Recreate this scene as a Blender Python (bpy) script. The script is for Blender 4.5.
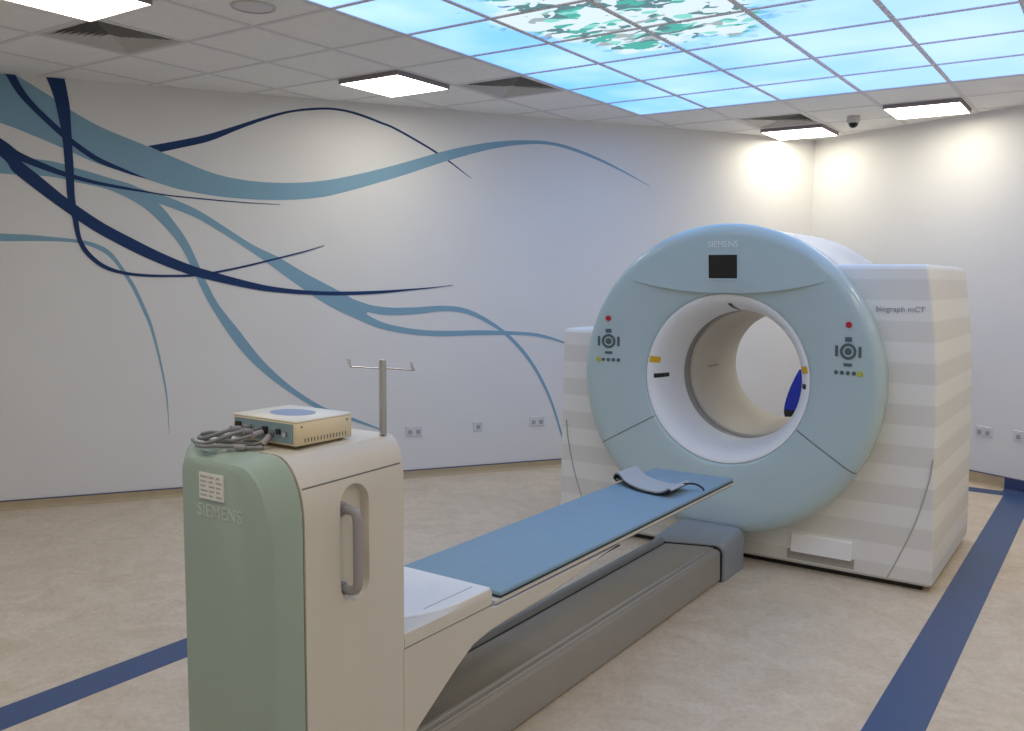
import bpy, bmesh, math, random
import numpy as np
from mathutils import Vector, Matrix

# ------------------------------------------------------------------ clear
for o in list(bpy.data.objects):
    bpy.data.objects.remove(o, do_unlink=True)
S = bpy.context.scene
COL = S.collection
random.seed(4)

# ------------------------------------------------------------------ camera
# metres; X runs across the scanner, Y along the patient table, both along the ceiling grid
F = 897.7                                   # focal length in pixels of the 1024 x 731 frame
YAW, PITCH, ROLL = math.radians(-34.468), math.radians(-5.505), math.radians(0.437)
EYE = np.array([0.0, 0.0, 1.69])
fw = np.array([math.sin(YAW)*math.cos(PITCH), math.cos(YAW)*math.cos(PITCH), math.sin(PITCH)])
rt = np.array([math.cos(YAW), -math.sin(YAW), 0.0])
up = np.cross(rt, fw)
rt, up = math.cos(ROLL)*rt + math.sin(ROLL)*up, -math.sin(ROLL)*rt + math.cos(ROLL)*up
cam_d = bpy.data.cameras.new('camera')
cam_d.sensor_fit = 'HORIZONTAL'; cam_d.sensor_width = 36.0; cam_d.lens = F/1024*36.0
cam_d.clip_start = 0.05; cam_d.clip_end = 100
cam = bpy.data.objects.new('camera', cam_d); COL.objects.link(cam)
M = Matrix(((rt[0], up[0], -fw[0], EYE[0]), (rt[1], up[1], -fw[1], EYE[1]), (rt[2], up[2], -fw[2], EYE[2]), (0, 0, 0, 1)))
cam.matrix_world = M
S.camera = cam

# ------------------------------------------------------------------ world, exposure
w = bpy.data.worlds.new('world'); S.world = w; w.use_nodes = True
w.node_tree.nodes['Background'].inputs[0].default_value = (0.5, 0.55, 0.6, 1)
w.node_tree.nodes['Background'].inputs[1].default_value = 0.15
S.view_settings.view_transform = 'Standard'
S.view_settings.look = 'None'
S.view_settings.gamma = 1.0
S.view_settings.use_curve_mapping = False
S.view_settings.exposure = 0.72
LAMP_STRENGTH = 6.7        # square ceiling lights
SKY_STRENGTH = 0.84        # printed luminous sky panels

# ------------------------------------------------------------------ pixel helpers
def ray(x, y):
    return fw + (x-512)/F*rt - (y-365.5)/F*up
def on_plane(x, y, p, n):
    d = ray(x, y); n = np.array(n, float)
    return EYE + ((np.array(p, float)-EYE) @ n)/(d @ n)*d

# ------------------------------------------------------------------ materials
def srgb(r, g, b):
    f = lambda c: (c/255/12.92) if c/255 <= .04045 else ((c/255+.055)/1.055)**2.4
    return (f(r), f(g), f(b), 1.0)
def mat(name, col, rough=.5, metal=0.0, spec=.5, noise=0.0, nscale=20, bump=0.0, bscale=80, coat=0.0):
    m = bpy.data.materials.new(name); m.use_nodes = True
    nt = m.node_tree; b = nt.nodes['Principled BSDF']
    b.inputs['Base Color'].default_value = col
    b.inputs['Roughness'].default_value = rough
    b.inputs['Metallic'].default_value = metal
    b.inputs['Specular IOR Level'].default_value = spec
    b.inputs['Coat Weight'].default_value = coat
    tc = nt.nodes.new('ShaderNodeTexCoord')
    n = nt.nodes.new('ShaderNodeTexNoise'); n.inputs['Scale'].default_value = nscale; n.inputs['Detail'].default_value = 4
    nt.links.new(tc.outputs['Object'], n.inputs['Vector'])
    mx = nt.nodes.new('ShaderNodeMixRGB'); mx.blend_type = 'MULTIPLY'; mx.inputs[0].default_value = 1.0
    mx.inputs[1].default_value = col
    mr = nt.nodes.new('ShaderNodeMapRange'); mr.inputs[1].default_value = .3; mr.inputs[2].default_value = .7
    mr.inputs[3].default_value = 1-noise; mr.inputs[4].default_value = 1.0
    nt.links.new(n.outputs['Fac'], mr.inputs[0]); nt.links.new(mr.outputs[0], mx.inputs[2])
    nt.links.new(mx.outputs[0], b.inputs['Base Color'])
    if bump:
        n2 = nt.nodes.new('ShaderNodeTexNoise'); n2.inputs['Scale'].default_value = bscale; n2.inputs['Detail'].default_value = 3
        nt.links.new(tc.outputs['Object'], n2.inputs['Vector'])
        bp = nt.nodes.new('ShaderNodeBump'); bp.inputs['Strength'].default_value = bump; bp.inputs['Distance'].default_value = .004
        nt.links.new(n2.outputs['Fac'], bp.inputs['Height']); nt.links.new(bp.outputs[0], b.inputs['Normal'])
    return m
def emit(name, col, strength):
    m = bpy.data.materials.new(name); m.use_nodes = True
    nt = m.node_tree; nt.nodes.remove(nt.nodes['Principled BSDF'])
    e = nt.nodes.new('ShaderNodeEmission'); e.inputs[0].default_value = col; e.inputs[1].default_value = strength
    nt.links.new(e.outputs[0], nt.nodes['Material Output'].inputs[0])
    return m

MT = {}
MT['wall'] = mat('wall_paint', (.79, .785, .775, 1), .75, noise=.02, nscale=3, spec=.2)
MT['tile'] = mat('ceiling_tile', (.91, .905, .89, 1), .9, noise=.05, nscale=30, bump=.15, bscale=200, spec=.1)
MT['tbar'] = mat('grid_bar_paint', (.74, .72, .73, 1), .6, spec=.2)
MT['plenum'] = mat('plenum_dark', (.02, .02, .02, 1), .9)
MT['lamp_frame'] = mat('lamp_frame', (.30, .27, .29, 1), .6)
MT['vent'] = mat('vent_metal', (.58, .565, .54, 1), .5)
MT['stripe_blue'] = mat('floor_stripe_blue', srgb(62, 87, 130), .35, noise=.08, nscale=14)
MT['cove_blue'] = mat('cove_blue', srgb(50, 68, 112), .4, noise=.05)
MT['cove'] = mat('cove_beige', srgb(190, 172, 140), .5, noise=.12, nscale=10)
MT['cove_line'] = mat('cove_trim', srgb(95, 92, 118), .5)
MT['m_light'] = mat('mural_light_blue', srgb(134, 172, 194), .6, spec=.2, noise=.03, nscale=4)
MT['m_dark'] = mat('mural_dark_blue', srgb(36, 62, 108), .6, spec=.2, noise=.03, nscale=4)
MT['teal'] = mat('teal_plastic', srgb(184, 204, 206), .28, spec=.5, noise=.02, nscale=3, coat=.5)
MT['teal_dk'] = mat('teal_cover', srgb(164, 184, 178), .42, spec=.4, noise=.02, nscale=3)
MT['white'] = mat('white_plastic', (.93, .93, .93, 1), .38, spec=.45, noise=.02, nscale=4)
MT['cabwhite'] = mat('cabinet_plastic', (.66, .62, .555, 1), .42, spec=.4, noise=.02, nscale=4)
MT['plate'] = mat('white_end_plate', (.80, .82, .82, 1), .3, spec=.5)
MT['flare'] = mat('bore_flare_white', (.90, .90, .90, 1), .4, spec=.4)
MT['tunnel'] = mat('bore_beige', (.70, .65, .55, 1), .45, spec=.3)
MT['window'] = mat('scan_window', (.30, .285, .28, 1), .4)
MT['barrel'] = mat('barrel_pale', (.74, .78, .79, 1), .2, spec=.6)
MT['seam'] = mat('seam_dark', (.16, .17, .17, 1), .7)
MT['seamlight'] = mat('seam_grey', (.42, .41, .38, 1), .7)
MT['black'] = mat('black_plastic', (.012, .012, .013, 1), .4)
MT['screen'] = mat('screen_black', (.006, .006, .008, 1), .12, spec=.5)
MT['dkgrey'] = mat('dark_grey', (.05, .05, .055, 1), .5)
MT['grey'] = mat('track_grey', (.33, .315, .295, 1), .42, spec=.35, noise=.05, nscale=6)
MT['rail'] = mat('rail_bluegrey', (.27, .28, .29, 1), .35, spec=.5)
MT['trimgrey'] = mat('track_trim', (.46, .46, .48, 1), .3, spec=.6)
MT['cap'] = mat('track_cap', (.28, .31, .35, 1), .42, spec=.4)
MT['mat'] = mat('mattress_blue', srgb(136, 164, 182), .62, noise=.04, nscale=8, bump=.08, bscale=300, spec=.25)
MT['navy'] = mat('navy_binding', srgb(34, 42, 58), .6)
MT['strap'] = mat('strap_grey', srgb(182, 186, 188), .8, noise=.08, nscale=60, bump=.2, bscale=400)
MT['handle'] = mat('handle_grey', srgb(158, 154, 158), .4, spec=.4)
MT['label'] = mat('label_paper', (.80, .81, .81, 1), .6)
MT['ink'] = mat('ink_grey', srgb(176, 180, 182), .6)
MT['text_silver'] = mat('text_silver', srgb(236, 240, 240), .35)
MT['text_soft'] = mat('text_soft', srgb(190, 204, 198), .4)
MT['text_grey'] = mat('text_grey', srgb(150, 153, 158), .5)
MT['ivory'] = mat('ivory_case', srgb(228, 212, 180), .45, noise=.02)
MT['ivorytop'] = mat('ivory_lid', srgb(232, 230, 220), .4)
MT['panelblue'] = mat('rear_panel_blue', srgb(128, 152, 165), .45)
MT['emblem'] = mat('emblem_blue', srgb(150, 166, 196), .5)
MT['cable'] = mat('cable_grey', srgb(132, 134, 140), .5)
MT['steel'] = mat('steel', (.55, .55, .56, 1), .22, metal=1.0)
MT['red'] = mat('red_button', srgb(190, 30, 50), .35)
MT['yellow'] = mat('yellow_label', srgb(228, 180, 30), .5)
MT['lime'] = mat('lime_key', srgb(190, 190, 70), .5)
MT['keygrey'] = mat('key_grey', srgb(84, 100, 102), .5)
MT['chairblue'] = mat('chair_blue', srgb(30, 50, 165), .7, bump=.1, bscale=300)
MT['socket'] = mat('socket_plastic', srgb(214, 214, 216), .4)
MT['socketdk'] = mat('socket_dark', srgb(165, 165, 168), .5)
MT['lamp'] = emit('lamp_diffuser', (1.0, .93, .76, 1), LAMP_STRENGTH)

def floor_material():
    m = bpy.data.materials.new('linoleum'); m.use_nodes = True
    nt = m.node_tree; b = nt.nodes['Principled BSDF']
    tc = nt.nodes.new('ShaderNodeTexCoord')
    n1 = nt.nodes.new('ShaderNodeTexNoise'); n1.inputs['Scale'].default_value = 4.5; n1.inputs['Detail'].default_value = 8; n1.inputs['Distortion'].default_value = 1.2; n1.inputs['Roughness'].default_value = .65
    n2 = nt.nodes.new('ShaderNodeTexNoise'); n2.inputs['Scale'].default_value = 38; n2.inputs['Detail'].default_value = 5; n2.inputs['Distortion'].default_value = .8
    nt.links.new(tc.outputs['Object'], n1.inputs['Vector']); nt.links.new(tc.outputs['Object'], n2.inputs['Vector'])
    r = nt.nodes.new('ShaderNodeValToRGB')
    r.color_ramp.elements[0].position = .3; r.color_ramp.elements[0].color = srgb(206, 188, 164)
    r.color_ramp.elements[1].position = .7; r.color_ramp.elements[1].color = srgb(225, 210, 190)
    nt.links.new(n1.outputs['Fac'], r.inputs[0])
    mr = nt.nodes.new('ShaderNodeMapRange'); mr.inputs[1].default_value = .32; mr.inputs[2].default_value = .6; mr.inputs[3].default_value = .88; mr.inputs[4].default_value = 1.0
    nt.links.new(n2.outputs['Fac'], mr.inputs[0])
    mx = nt.nodes.new('ShaderNodeMixRGB'); mx.blend_type = 'MULTIPLY'; mx.inputs[0].default_value = 1
    nt.links.new(r.outputs[0], mx.inputs[1]); nt.links.new(mr.outputs[0], mx.inputs[2])
    nt.links.new(mx.outputs[0], b.inputs['Base Color'])
    b.inputs['Roughness'].default_value = .42; b.inputs['Specular IOR Level'].default_value = .35
    return m
MT['floor'] = floor_material()

GX, GY = -1.97, 5.10          # scanner axis and front of its ring
def stripe_material():
    # printed horizontal bands, two tones
    m = bpy.data.materials.new('banded_cover'); m.use_nodes = True
    nt = m.node_tree; b = nt.nodes['Principled BSDF']
    tc = nt.nodes.new('ShaderNodeTexCoord'); sp = nt.nodes.new('ShaderNodeSeparateXYZ')
    nt.links.new(tc.outputs['Object'], sp.inputs[0])
    a = nt.nodes.new('ShaderNodeMath'); a.operation = 'ADD'; a.inputs[1].default_value = 10*0.226 - (1.705-.113)
    nt.links.new(sp.outputs['Z'], a.inputs[0])
    d = nt.nodes.new('ShaderNodeMath'); d.operation = 'MODULO'; d.inputs[1].default_value = .226
    nt.links.new(a.outputs[0], d.inputs[0])
    g = nt.nodes.new('ShaderNodeMapRange'); g.inputs[1].default_value = .110; g.inputs[2].default_value = .116
    nt.links.new(d.outputs[0], g.inputs[0])
    mx = nt.nodes.new('ShaderNodeMixRGB'); mx.inputs[1].default_value = (.76, .745, .71, 1); mx.inputs[2].default_value = (.85, .84, .81, 1)
    nt.links.new(g.outputs[0], mx.inputs[0]); nt.links.new(mx.outputs[0], b.inputs['Base Color'])
    b.inputs['Roughness'].default_value = .42; b.inputs['Specular IOR Level'].default_value = .4
    return m
MT['bands'] = stripe_material()

def sky_material():
    m = bpy.data.materials.new('sky_print'); m.use_nodes = True
    nt = m.node_tree; nt.nodes.remove(nt.nodes['Principled BSDF'])
    N = nt.nodes.new; L = nt.links.new
    geo = N('ShaderNodeNewGeometry')
    cl = N('ShaderNodeTexNoise'); cl.inputs['Scale'].default_value = .95; cl.inputs['Detail'].default_value = 3.5; cl.inputs['Roughness'].default_value = .5
    L(geo.outputs['Position'], cl.inputs['Vector'])
    ramp = N('ShaderNodeValToRGB'); e = ramp.color_ramp.elements
    e[0].position = .38; e[0].color = (.20, .53, 1.25, 1)
    e[1].position = .66; e[1].color = (.45, .70, 1.4, 1)
    L(cl.outputs['Fac'], ramp.inputs[0])
    # the print pales towards one side
    sp = N('ShaderNodeSeparateXYZ'); L(geo.outputs['Position'], sp.inputs[0])
    gx = N('ShaderNodeMapRange'); gx.inputs[1].default_value = -3.2; gx.inputs[2].default_value = -.9; gx.inputs[3].default_value = 0; gx.inputs[4].default_value = .62
    L(sp.outputs['X'], gx.inputs[0])
    pale = N('ShaderNodeMixRGB'); pale.inputs[2].default_value = (.50, .695, 1.35, 1)
    L(gx.outputs[0], pale.inputs[0]); L(ramp.outputs[0], pale.inputs[1])
    # blossom crown
    sub = N('ShaderNodeVectorMath'); sub.operation = 'SUBTRACT'; sub.inputs[1].default_value = (-2.22, 4.28, 3.086)
    L(geo.outputs['Position'], sub.inputs[0])
    scl = N('ShaderNodeVectorMath'); scl.operation = 'MULTIPLY'; scl.inputs[1].default_value = (1.18, 1.0, 0)
    L(sub.outputs[0], scl.inputs[0])
    ln = N('ShaderNodeVectorMath'); ln.operation = 'LENGTH'; L(scl.outputs[0], ln.inputs[0])
    n2 = N('ShaderNodeTexNoise'); n2.inputs['Scale'].default_value = 2.2; n2.inputs['Detail'].default_value = 5
    L(geo.outputs['Position'], n2.inputs['Vector'])
    ml = N('ShaderNodeMath'); ml.operation = 'MULTIPLY_ADD'; ml.inputs[1].default_value = 1.1; L(n2.outputs['Fac'], ml.inputs[0]); L(ln.outputs['Value'], ml.inputs[2])
    msk = N('ShaderNodeMapRange'); msk.inputs[1].default_value = 1.42; msk.inputs[2].default_value = 1.30; msk.inputs[3].default_value = 0; msk.inputs[4].default_value = 1
    L(ml.outputs[0], msk.inputs[0])
    blos = N('ShaderNodeMixRGB'); blos.inputs[2].default_value = (.58, .69, .76, 1)
    L(msk.outputs[0], blos.inputs[0]); L(pale.outputs[0], blos.inputs[1])
    # leaves
    stretch = N('ShaderNodeVectorMath'); stretch.operation = 'MULTIPLY'; stretch.inputs[1].default_value = (1.0, 1.7, 1)
    L(geo.outputs['Position'], stretch.inputs[0])
    wob = N('ShaderNodeTexNoise'); wob.inputs['Scale'].default_value = 7; L(geo.outputs['Position'], wob.inputs['Vector'])
    wadd = N('ShaderNodeVectorMath'); wadd.operation = 'MULTIPLY_ADD'; wadd.inputs[1].default_value = (.22, .22, 0)
    L(wob.outputs['Color'], wadd.inputs[0]); L(stretch.outputs[0], wadd.inputs[2])
    v = N('ShaderNodeTexVoronoi'); v.inputs['Scale'].default_value = 11; L(wadd.outputs[0], v.inputs['Vector'])
    sc = N('ShaderNodeSeparateColor'); L(v.outputs['Color'], sc.inputs[0])
    cl2 = N('ShaderNodeTexNoise'); cl2.inputs['Scale'].default_value = 2.6; cl2.inputs['Detail'].default_value = 2; L(geo.outputs['Position'], cl2.inputs['Vector'])
    su = N('ShaderNodeMath'); su.operation = 'MULTIPLY_ADD'; su.inputs[1].default_value = 2.4; L(cl2.outputs['Fac'], su.inputs[0]); L(sc.outputs[0], su.inputs[2])
    lm = N('ShaderNodeMapRange'); lm.inputs[1].default_value = 1.80; lm.inputs[2].default_value = 1.85; L(su.outputs[0], lm.inputs[0])
    msk2 = N('ShaderNodeMapRange'); msk2.inputs[1].default_value = 1.5; msk2.inputs[2].default_value = 1.36; L(ml.outputs[0], msk2.inputs[0])
    mm = N('ShaderNodeMath'); mm.operation = 'MULTIPLY'; L(lm.outputs[0], mm.inputs[0]); L(msk2.outputs[0], mm.inputs[1])
    lr = N('ShaderNodeValToRGB'); lr.color_ramp.interpolation = 'CONSTANT'
    lr.color_ramp.elements[0].position = 0; lr.color_ramp.elements[0].color = (.10, .20, .22, 1)
    lr.color_ramp.elements[1].position = .3; lr.color_ramp.elements[1].color = (.08, .36, .32, 1)
    e3 = lr.color_ramp.elements.new(.62); e3.color = (.22, .56, .52, 1)
    e4 = lr.color_ramp.elements.new(.85); e4.color = (.30, .36, .38, 1)
    L(sc.outputs[1], lr.inputs[0])
    fin = N('ShaderNodeMixRGB'); L(mm.outputs[0], fin.inputs[0]); L(blos.outputs[0], fin.inputs[1]); L(lr.outputs[0], fin.inputs[2])
    em = N('ShaderNodeEmission'); em.inputs[1].default_value = SKY_STRENGTH; L(fin.outputs[0], em.inputs[0])
    L(em.outputs[0], nt.nodes['Material Output'].inputs[0])
    return m
MT['sky'] = sky_material()

# ------------------------------------------------------------------ mesh helpers
ORG = {}
def org(o):
    return ORG.get(o, Vector((0, 0, 0))) if o else Vector((0, 0, 0))
def mk(name, verts, faces, m, parent=None, smooth=False, kind=None, angle=None):
    me = bpy.data.meshes.new(name); off = org(parent)
    me.from_pydata([tuple(Vector(v)-off) for v in verts], [], faces)
    bm = bmesh.new(); bm.from_mesh(me)
    bmesh.ops.remove_doubles(bm, verts=bm.verts, dist=1e-6)
    bmesh.ops.recalc_face_normals(bm, faces=bm.faces)
    if smooth:
        for f in bm.faces: f.smooth = True
        lim = math.radians(angle if angle else 35)
        for e in bm.edges:
            if len(e.link_faces) == 2 and e.calc_face_angle(0) > lim: e.smooth = False
    bm.to_mesh(me); bm.free()
    o = bpy.data.objects.new(name, me); COL.objects.link(o)
    if m: me.materials.append(MT[m])
    if parent: o.parent = parent
    ORG[o] = off
    if kind: o['kind'] = kind
    return o
def thing(name, label, cat, loc, group=None):
    o = bpy.data.objects.new(name, None); COL.objects.link(o); o.location = loc
    o.empty_display_size = .1
    ORG[o] = Vector(loc); o['label'] = label; o['category'] = cat
    if group: o['group'] = group
    return o
def tag(o, label, cat, group=None):
    o['label'] = label; o['category'] = cat
    if group: o['group'] = group
    return o
def box(name, x0, x1, y0, y1, z0, z1, m, parent=None, bevel=0.0, seg=2, kind=None, rot=None):
    bm = bmesh.new(); bmesh.ops.create_cube(bm, size=1)
    for v in bm.verts:
        v.co = Vector((x0 if v.co.x < 0 else x1, y0 if v.co.y < 0 else y1, z0 if v.co.z < 0 else z1))
    if bevel: bmesh.ops.bevel(bm, geom=bm.edges[:], offset=bevel, segments=seg, affect='EDGES', profile=.5)
    if rot:
        bmesh.ops.transform(bm, matrix=rot, verts=bm.verts)
    vs = [v.co.copy() for v in bm.verts]; bm.verts.index_update()
    fs = [[v.index for v in f.verts] for f in bm.faces]; bm.free()
    return mk(name, vs, fs, m, parent, smooth=bool(bevel), kind=kind, angle=50)
def prism(name, poly, z0, z1, m, parent=None, kind=None):
    n = len(poly)
    vs = [(p[0], p[1], z0) for p in poly]+[(p[0], p[1], z1) for p in poly]
    fs = [list(range(n))[::-1], list(range(n, 2*n))]+[[i, (i+1) % n, n+(i+1) % n, n+i] for i in range(n)]
    return mk(name, vs, fs, m, parent, kind=kind)
def loft(name, rings, m, parent=None, cap0=True, cap1=True, smooth=True, closed=True, angle=35):
    n = len(rings[0]); vs = [p for r in rings for p in r]; fs = []
    for a in range(len(rings)-1):
        for i in range(n if closed else n-1):
            j = (i+1) % n
            fs.append([a*n+i, a*n+j, (a+1)*n+j, (a+1)*n+i])
    if cap0: fs.append(list(range(n)))
    if cap1: fs.append(list(range((len(rings)-1)*n, len(rings)*n)))
    return mk(name, vs, fs, m, parent, smooth=smooth, angle=angle)
def lathe_y(name, prof, cx, cz, m, parent=None, seg=96, closed=False, angle=35):
    # prof: (radius, y); revolved about the axis through (cx, cz) parallel to Y
    rings = []
    for k in range(seg):
        a = 2*math.pi*k/seg
        rings.append([(cx+r*math.sin(a), y, cz+r*math.cos(a)) for r, y in prof])
    n = len(prof); vs = [p for r in rings for p in r]; fs = []
    for k in range(seg):
        k2 = (k+1) % seg
        for i in range(n if closed else n-1):
            j = (i+1) % n
            fs.append([k*n+i, k*n+j, k2*n+j, k2*n+i])
    return mk(name, vs, fs, m, parent, smooth=True, angle=angle)
def lathe_z(name, prof, cx, cy, m, parent=None, seg=24, angle=40):
    n = len(prof); vs = []; fs = []
    for k in range(seg):
        a = 2*math.pi*k/seg
        vs += [(cx+r*math.cos(a), cy+r*math.sin(a), z) for r, z in prof]
    for k in range(seg):
        k2 = (k+1) % seg
        for i in range(n-1):
            fs.append([k*n+i, k*n+i+1, k2*n+i+1, k2*n+i])
    return mk(name, vs, fs, m, parent, smooth=True, angle=angle)
def catmull(P, sub=6):
    P = [np.array(p, float) for p in P]; out = []
    for i in range(len(P)-1):
        p0 = P[i-1] if i else 2*P[0]-P[1]
        p1, p2 = P[i], P[i+1]
        p3 = P[i+2] if i+2 < len(P) else 2*P[-1]-P[-2]
        for k in range(sub):
            t = k/sub
            out.append(.5*((2*p1)+(-p0+p2)*t+(2*p0-5*p1+4*p2-p3)*t*t+(-p0+3*p1-3*p2+p3)*t**3))
    out.append(P[-1]); return out
def tube(name, pts, r, m, parent=None, seg=10, sub=6, cap=True):
    P = catmull(pts, sub) if sub > 1 else [np.array(p, float) for p in pts]
    rings = []; nrm = None
    for i, p in enumerate(P):
        t = P[min(i+1, len(P)-1)]-P[max(i-1, 0)]; t = t/np.linalg.norm(t)
        if nrm is None:
            a = np.array([0, 0, 1.]) if abs(t[2]) < .9 else np.array([1., 0, 0])
            nrm = np.cross(t, a)
        nrm = nrm-t*(nrm@t); nrm /= np.linalg.norm(nrm); b = np.cross(t, nrm)
        rings.append([tuple(p+r*(math.cos(2*math.pi*k/seg)*nrm+math.sin(2*math.pi*k/seg)*b)) for k in range(seg)])
    return loft(name, rings, m, parent, cap, cap, True, angle=60)
def disc_y(name, x, z, y, r, d, m, parent=None, seg=24, rz=None):
    # short flat cylinder facing -Y
    rz = rz or r
    ring = lambda yy, s: [(x+r*s*math.cos(2*math.pi*k/seg), yy, z+rz*s*math.sin(2*math.pi*k/seg)) for k in range(seg)]
    return loft(name, [ring(y, 1), ring(y-d*.7, 1), ring(y-d, .93)], m, parent)
def text(name, body, size, m, parent, place, extrude=.001, bold=0.0):
    # place(x, y) -> world point of the text's own plane
    c = bpy.data.curves.new(name, 'FONT'); c.body = body; c.size = size; c.align_x = 'CENTER'; c.align_y = 'CENTER'; c.extrude = extrude
    c.resolution_u = 3; c.offset = bold
    o = bpy.data.objects.new('tmp', c); COL.objects.link(o)
    dg = bpy.context.evaluated_depsgraph_get()
    me = bpy.data.meshes.new_from_object(o.evaluated_get(dg))
    vs = [place(v.co.x, v.co.y, v.co.z) for v in me.vertices]; fs = [list(p.vertices) for p in me.polygons]
    bpy.data.objects.remove(o, do_unlink=True); bpy.data.meshes.remove(me)
    return mk(name, vs, fs, m, parent)
def cut(o, cutter):
    md = o.modifiers.new('cut', 'BOOLEAN'); md.operation = 'DIFFERENCE'; md.object = cutter; md.solver = 'EXACT'
    bpy.context.view_layer.update()
    dg = bpy.context.evaluated_depsgraph_get()
    me = bpy.data.meshes.new_from_object(o.evaluated_get(dg))
    o.modifiers.clear(); old = o.data; o.data = me; me.name = old.name; bpy.data.meshes.remove(old)
    bpy.data.objects.remove(cutter, do_unlink=True)
    bm = bmesh.new(); bm.from_mesh(me)
    for e in bm.edges: e.smooth = not (len(e.link_faces) == 2 and e.calc_face_angle(0) > math.radians(16))
    for f in bm.faces: f.smooth = True
    bmesh.ops.triangulate(bm, faces=[f for f in bm.faces if len(f.verts) > 4])
    bm.to_mesh(me); bm.free()
def clip_poly(poly, planes):
    # keep the side where a*x + b*y <= c
    for a, b, c in planes:
        out = []
        for i in range(len(poly)):
            p, q = poly[i], poly[(i+1) % len(poly)]
            dp, dq = a*p[0]+b*p[1]-c, a*q[0]+b*q[1]-c
            if dp <= 0: out.append(p)
            if (dp < 0 < dq) or (dq < 0 < dp):
                t = dp/(dp-dq); out.append((p[0]+t*(q[0]-p[0]), p[1]+t*(q[1]-p[1])))
        poly = out
        if len(poly) < 3: return []
    return poly
def area(poly):
    return abs(sum(poly[i][0]*poly[(i+1) % len(poly)][1]-poly[(i+1) % len(poly)][0]*poly[i][1] for i in range(len(poly))))/2

# ------------------------------------------------------------------ room shell
CZ = 1.69+1.396                                  # ceiling height
nv = np.array([.837, -.548]); nv /= np.linalg.norm(nv)      # from mural wall into the room
mv = np.array([.548, .837]); mv /= np.linalg.norm(mv)       # along the mural wall
A0, A1, B0 = -7.27, 1.25, -2.6
def rp(a, b): return tuple(a*nv+b*mv)
C0, C1, C2, C3 = [np.array(q) for q in (rp(A0, B0), rp(A1, B0), rp(A1, 6.22+.12*(A1-A0)), rp(A0, 6.22))]   # room corners; C3 is the far one
wd = (C2-C3)/np.linalg.norm(C2-C3)               # along the plain wall
wn = np.array([wd[1], -wd[0]])                   # from the plain wall into the room
if wn @ (C0-C3) < 0: wn = -wn
PL = [(-nv[0], -nv[1], -A0), (nv[0], nv[1], A1), (-mv[0], -mv[1], -B0), (-wn[0], -wn[1], float(-wn @ C3))]
T = .12
big = [tuple(C0-T*nv-T*mv), tuple(C1+T*nv-T*mv), tuple(C2+T*nv+T*mv), tuple(C3-T*nv+T*mv)]
floor = prism('floor', big, -.1, 0, 'floor', kind='structure')
ceil = prism('ceiling', big, CZ+.30, CZ+.36, 'plenum', kind='structure')
TOP = CZ+.30
def wall(name, p, q, inw):
    return prism(name, [tuple(p), tuple(q), tuple(q-T*inw), tuple(p-T*inw)], 0, TOP, 'wall', kind='structure')
wall_back = wall('wall_back', C0-T*mv, C3+T*mv, nv)
wall_right = wall('wall_right', C3, C2, wn)
wall_left = wall('wall_left', C0, C1, mv)
wall_front = wall('wall_front', C1-T*mv, C2+T*mv, -nv)

# skirtings: coved floor covering carried up the wall, thin dark line on top
def skirting(name, p, q, inward, m='cove', h=.105):
    p, q, n = np.array(p), np.array(q), np.array(inward)
    prof = [(0, 0), (.030, 0), (.030, .001), (.018, .006), (.011, .016), (.009, .03), (.009, h), (0, h)]
    rings = [[(*(e+n*d), z) for d, z in prof] for e in (p, q)]
    o = loft(name, rings, m, smooth=False); o['kind'] = 'structure'
    t = [[(*(e+n*d), z) for d, z in ((0, h), (.011, h), (.011, h+.008), (0, h+.008))] for e in (p, q)]
    loft('top_strip', t, 'cove_line', o, smooth=False)
    return o
skirting('baseboard_back', C0, C3, nv, h=.062)
# on the right wall the blue stripe runs up into the skirting
def at_x(X): return C3+wd*((X-C3[0])/wd[0])
skirting('baseboard_right', C3, at_x(-.755), wn)
skirting('baseboard_right', at_x(-.755), at_x(-.535), wn, 'cove_blue')
skirting('baseboard_right', at_x(-.535), C2, wn)
skirting('baseboard_left', C0, C1, mv)
skirting('baseboard_front', C1, C2, -nv)

# blue stripes laid into the floor
INN = [(a, b, c-.03) for a, b, c in PL]
def stripe(x0, x1, y0, y1):
    poly = clip_poly([(x0, y0), (x1, y0), (x1, y1), (x0, y1)], INN)
    return prism('floor_stripe', poly, 0, .0015, 'stripe_blue', floor)
stripe(-.742, -.540, .2, 9.0)
stripe(-3.556, -3.372, -.5, 3.55)
stripe(-2.9, -.742, 8.02, 8.19)

# ------------------------------------------------------------------ ceiling grid, tiles, fittings
G = .6; X0, Y0 = -1.134, 7.047
def cell(j, i):           # corner coordinates of the cell between lines j, j+1 and i, i+1
    return X0+G*j, X0+G*(j+1), Y0+G*i, Y0+G*(i+1)
lights = [(-6, -4), (-6, -8), (-3, 2), (-1, 1), (2, 0), (2, -4), (2, -8), (-1, -11), (-4, -11), (2, -12), (5, -4), (5, -8)]  # first four are seen; the rest are unseen, added mostly for ambient light
vents = [(-7, -7), (-5, -3), (-3, 1), (1, -7)]
sky_cells = [(j, i) for j in range(-4, 1) for i in range(-8, 0)]
special = set(lights) | set(vents) | set(sky_cells)
for j in range(-16, 16):
    x0, y0, y1 = X0+G*j, -12, 14
    p = clip_poly([(x0-.015, y0), (x0+.015, y0), (x0+.015, y1), (x0-.015, y1)], PL)
    if p: prism('grid_bar', p, CZ-.003, CZ+.02, 'tbar', ceil)
for i in range(-20, 8):
    y0, x0, x1 = Y0+G*i, -12, 12
    p = clip_poly([(x0, y0-.015), (x1, y0-.015), (x1, y0+.015), (x0, y0+.015)], PL)
    if p: prism('grid_bar', p, CZ-.0026, CZ+.02, 'tbar', ceil)
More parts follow.
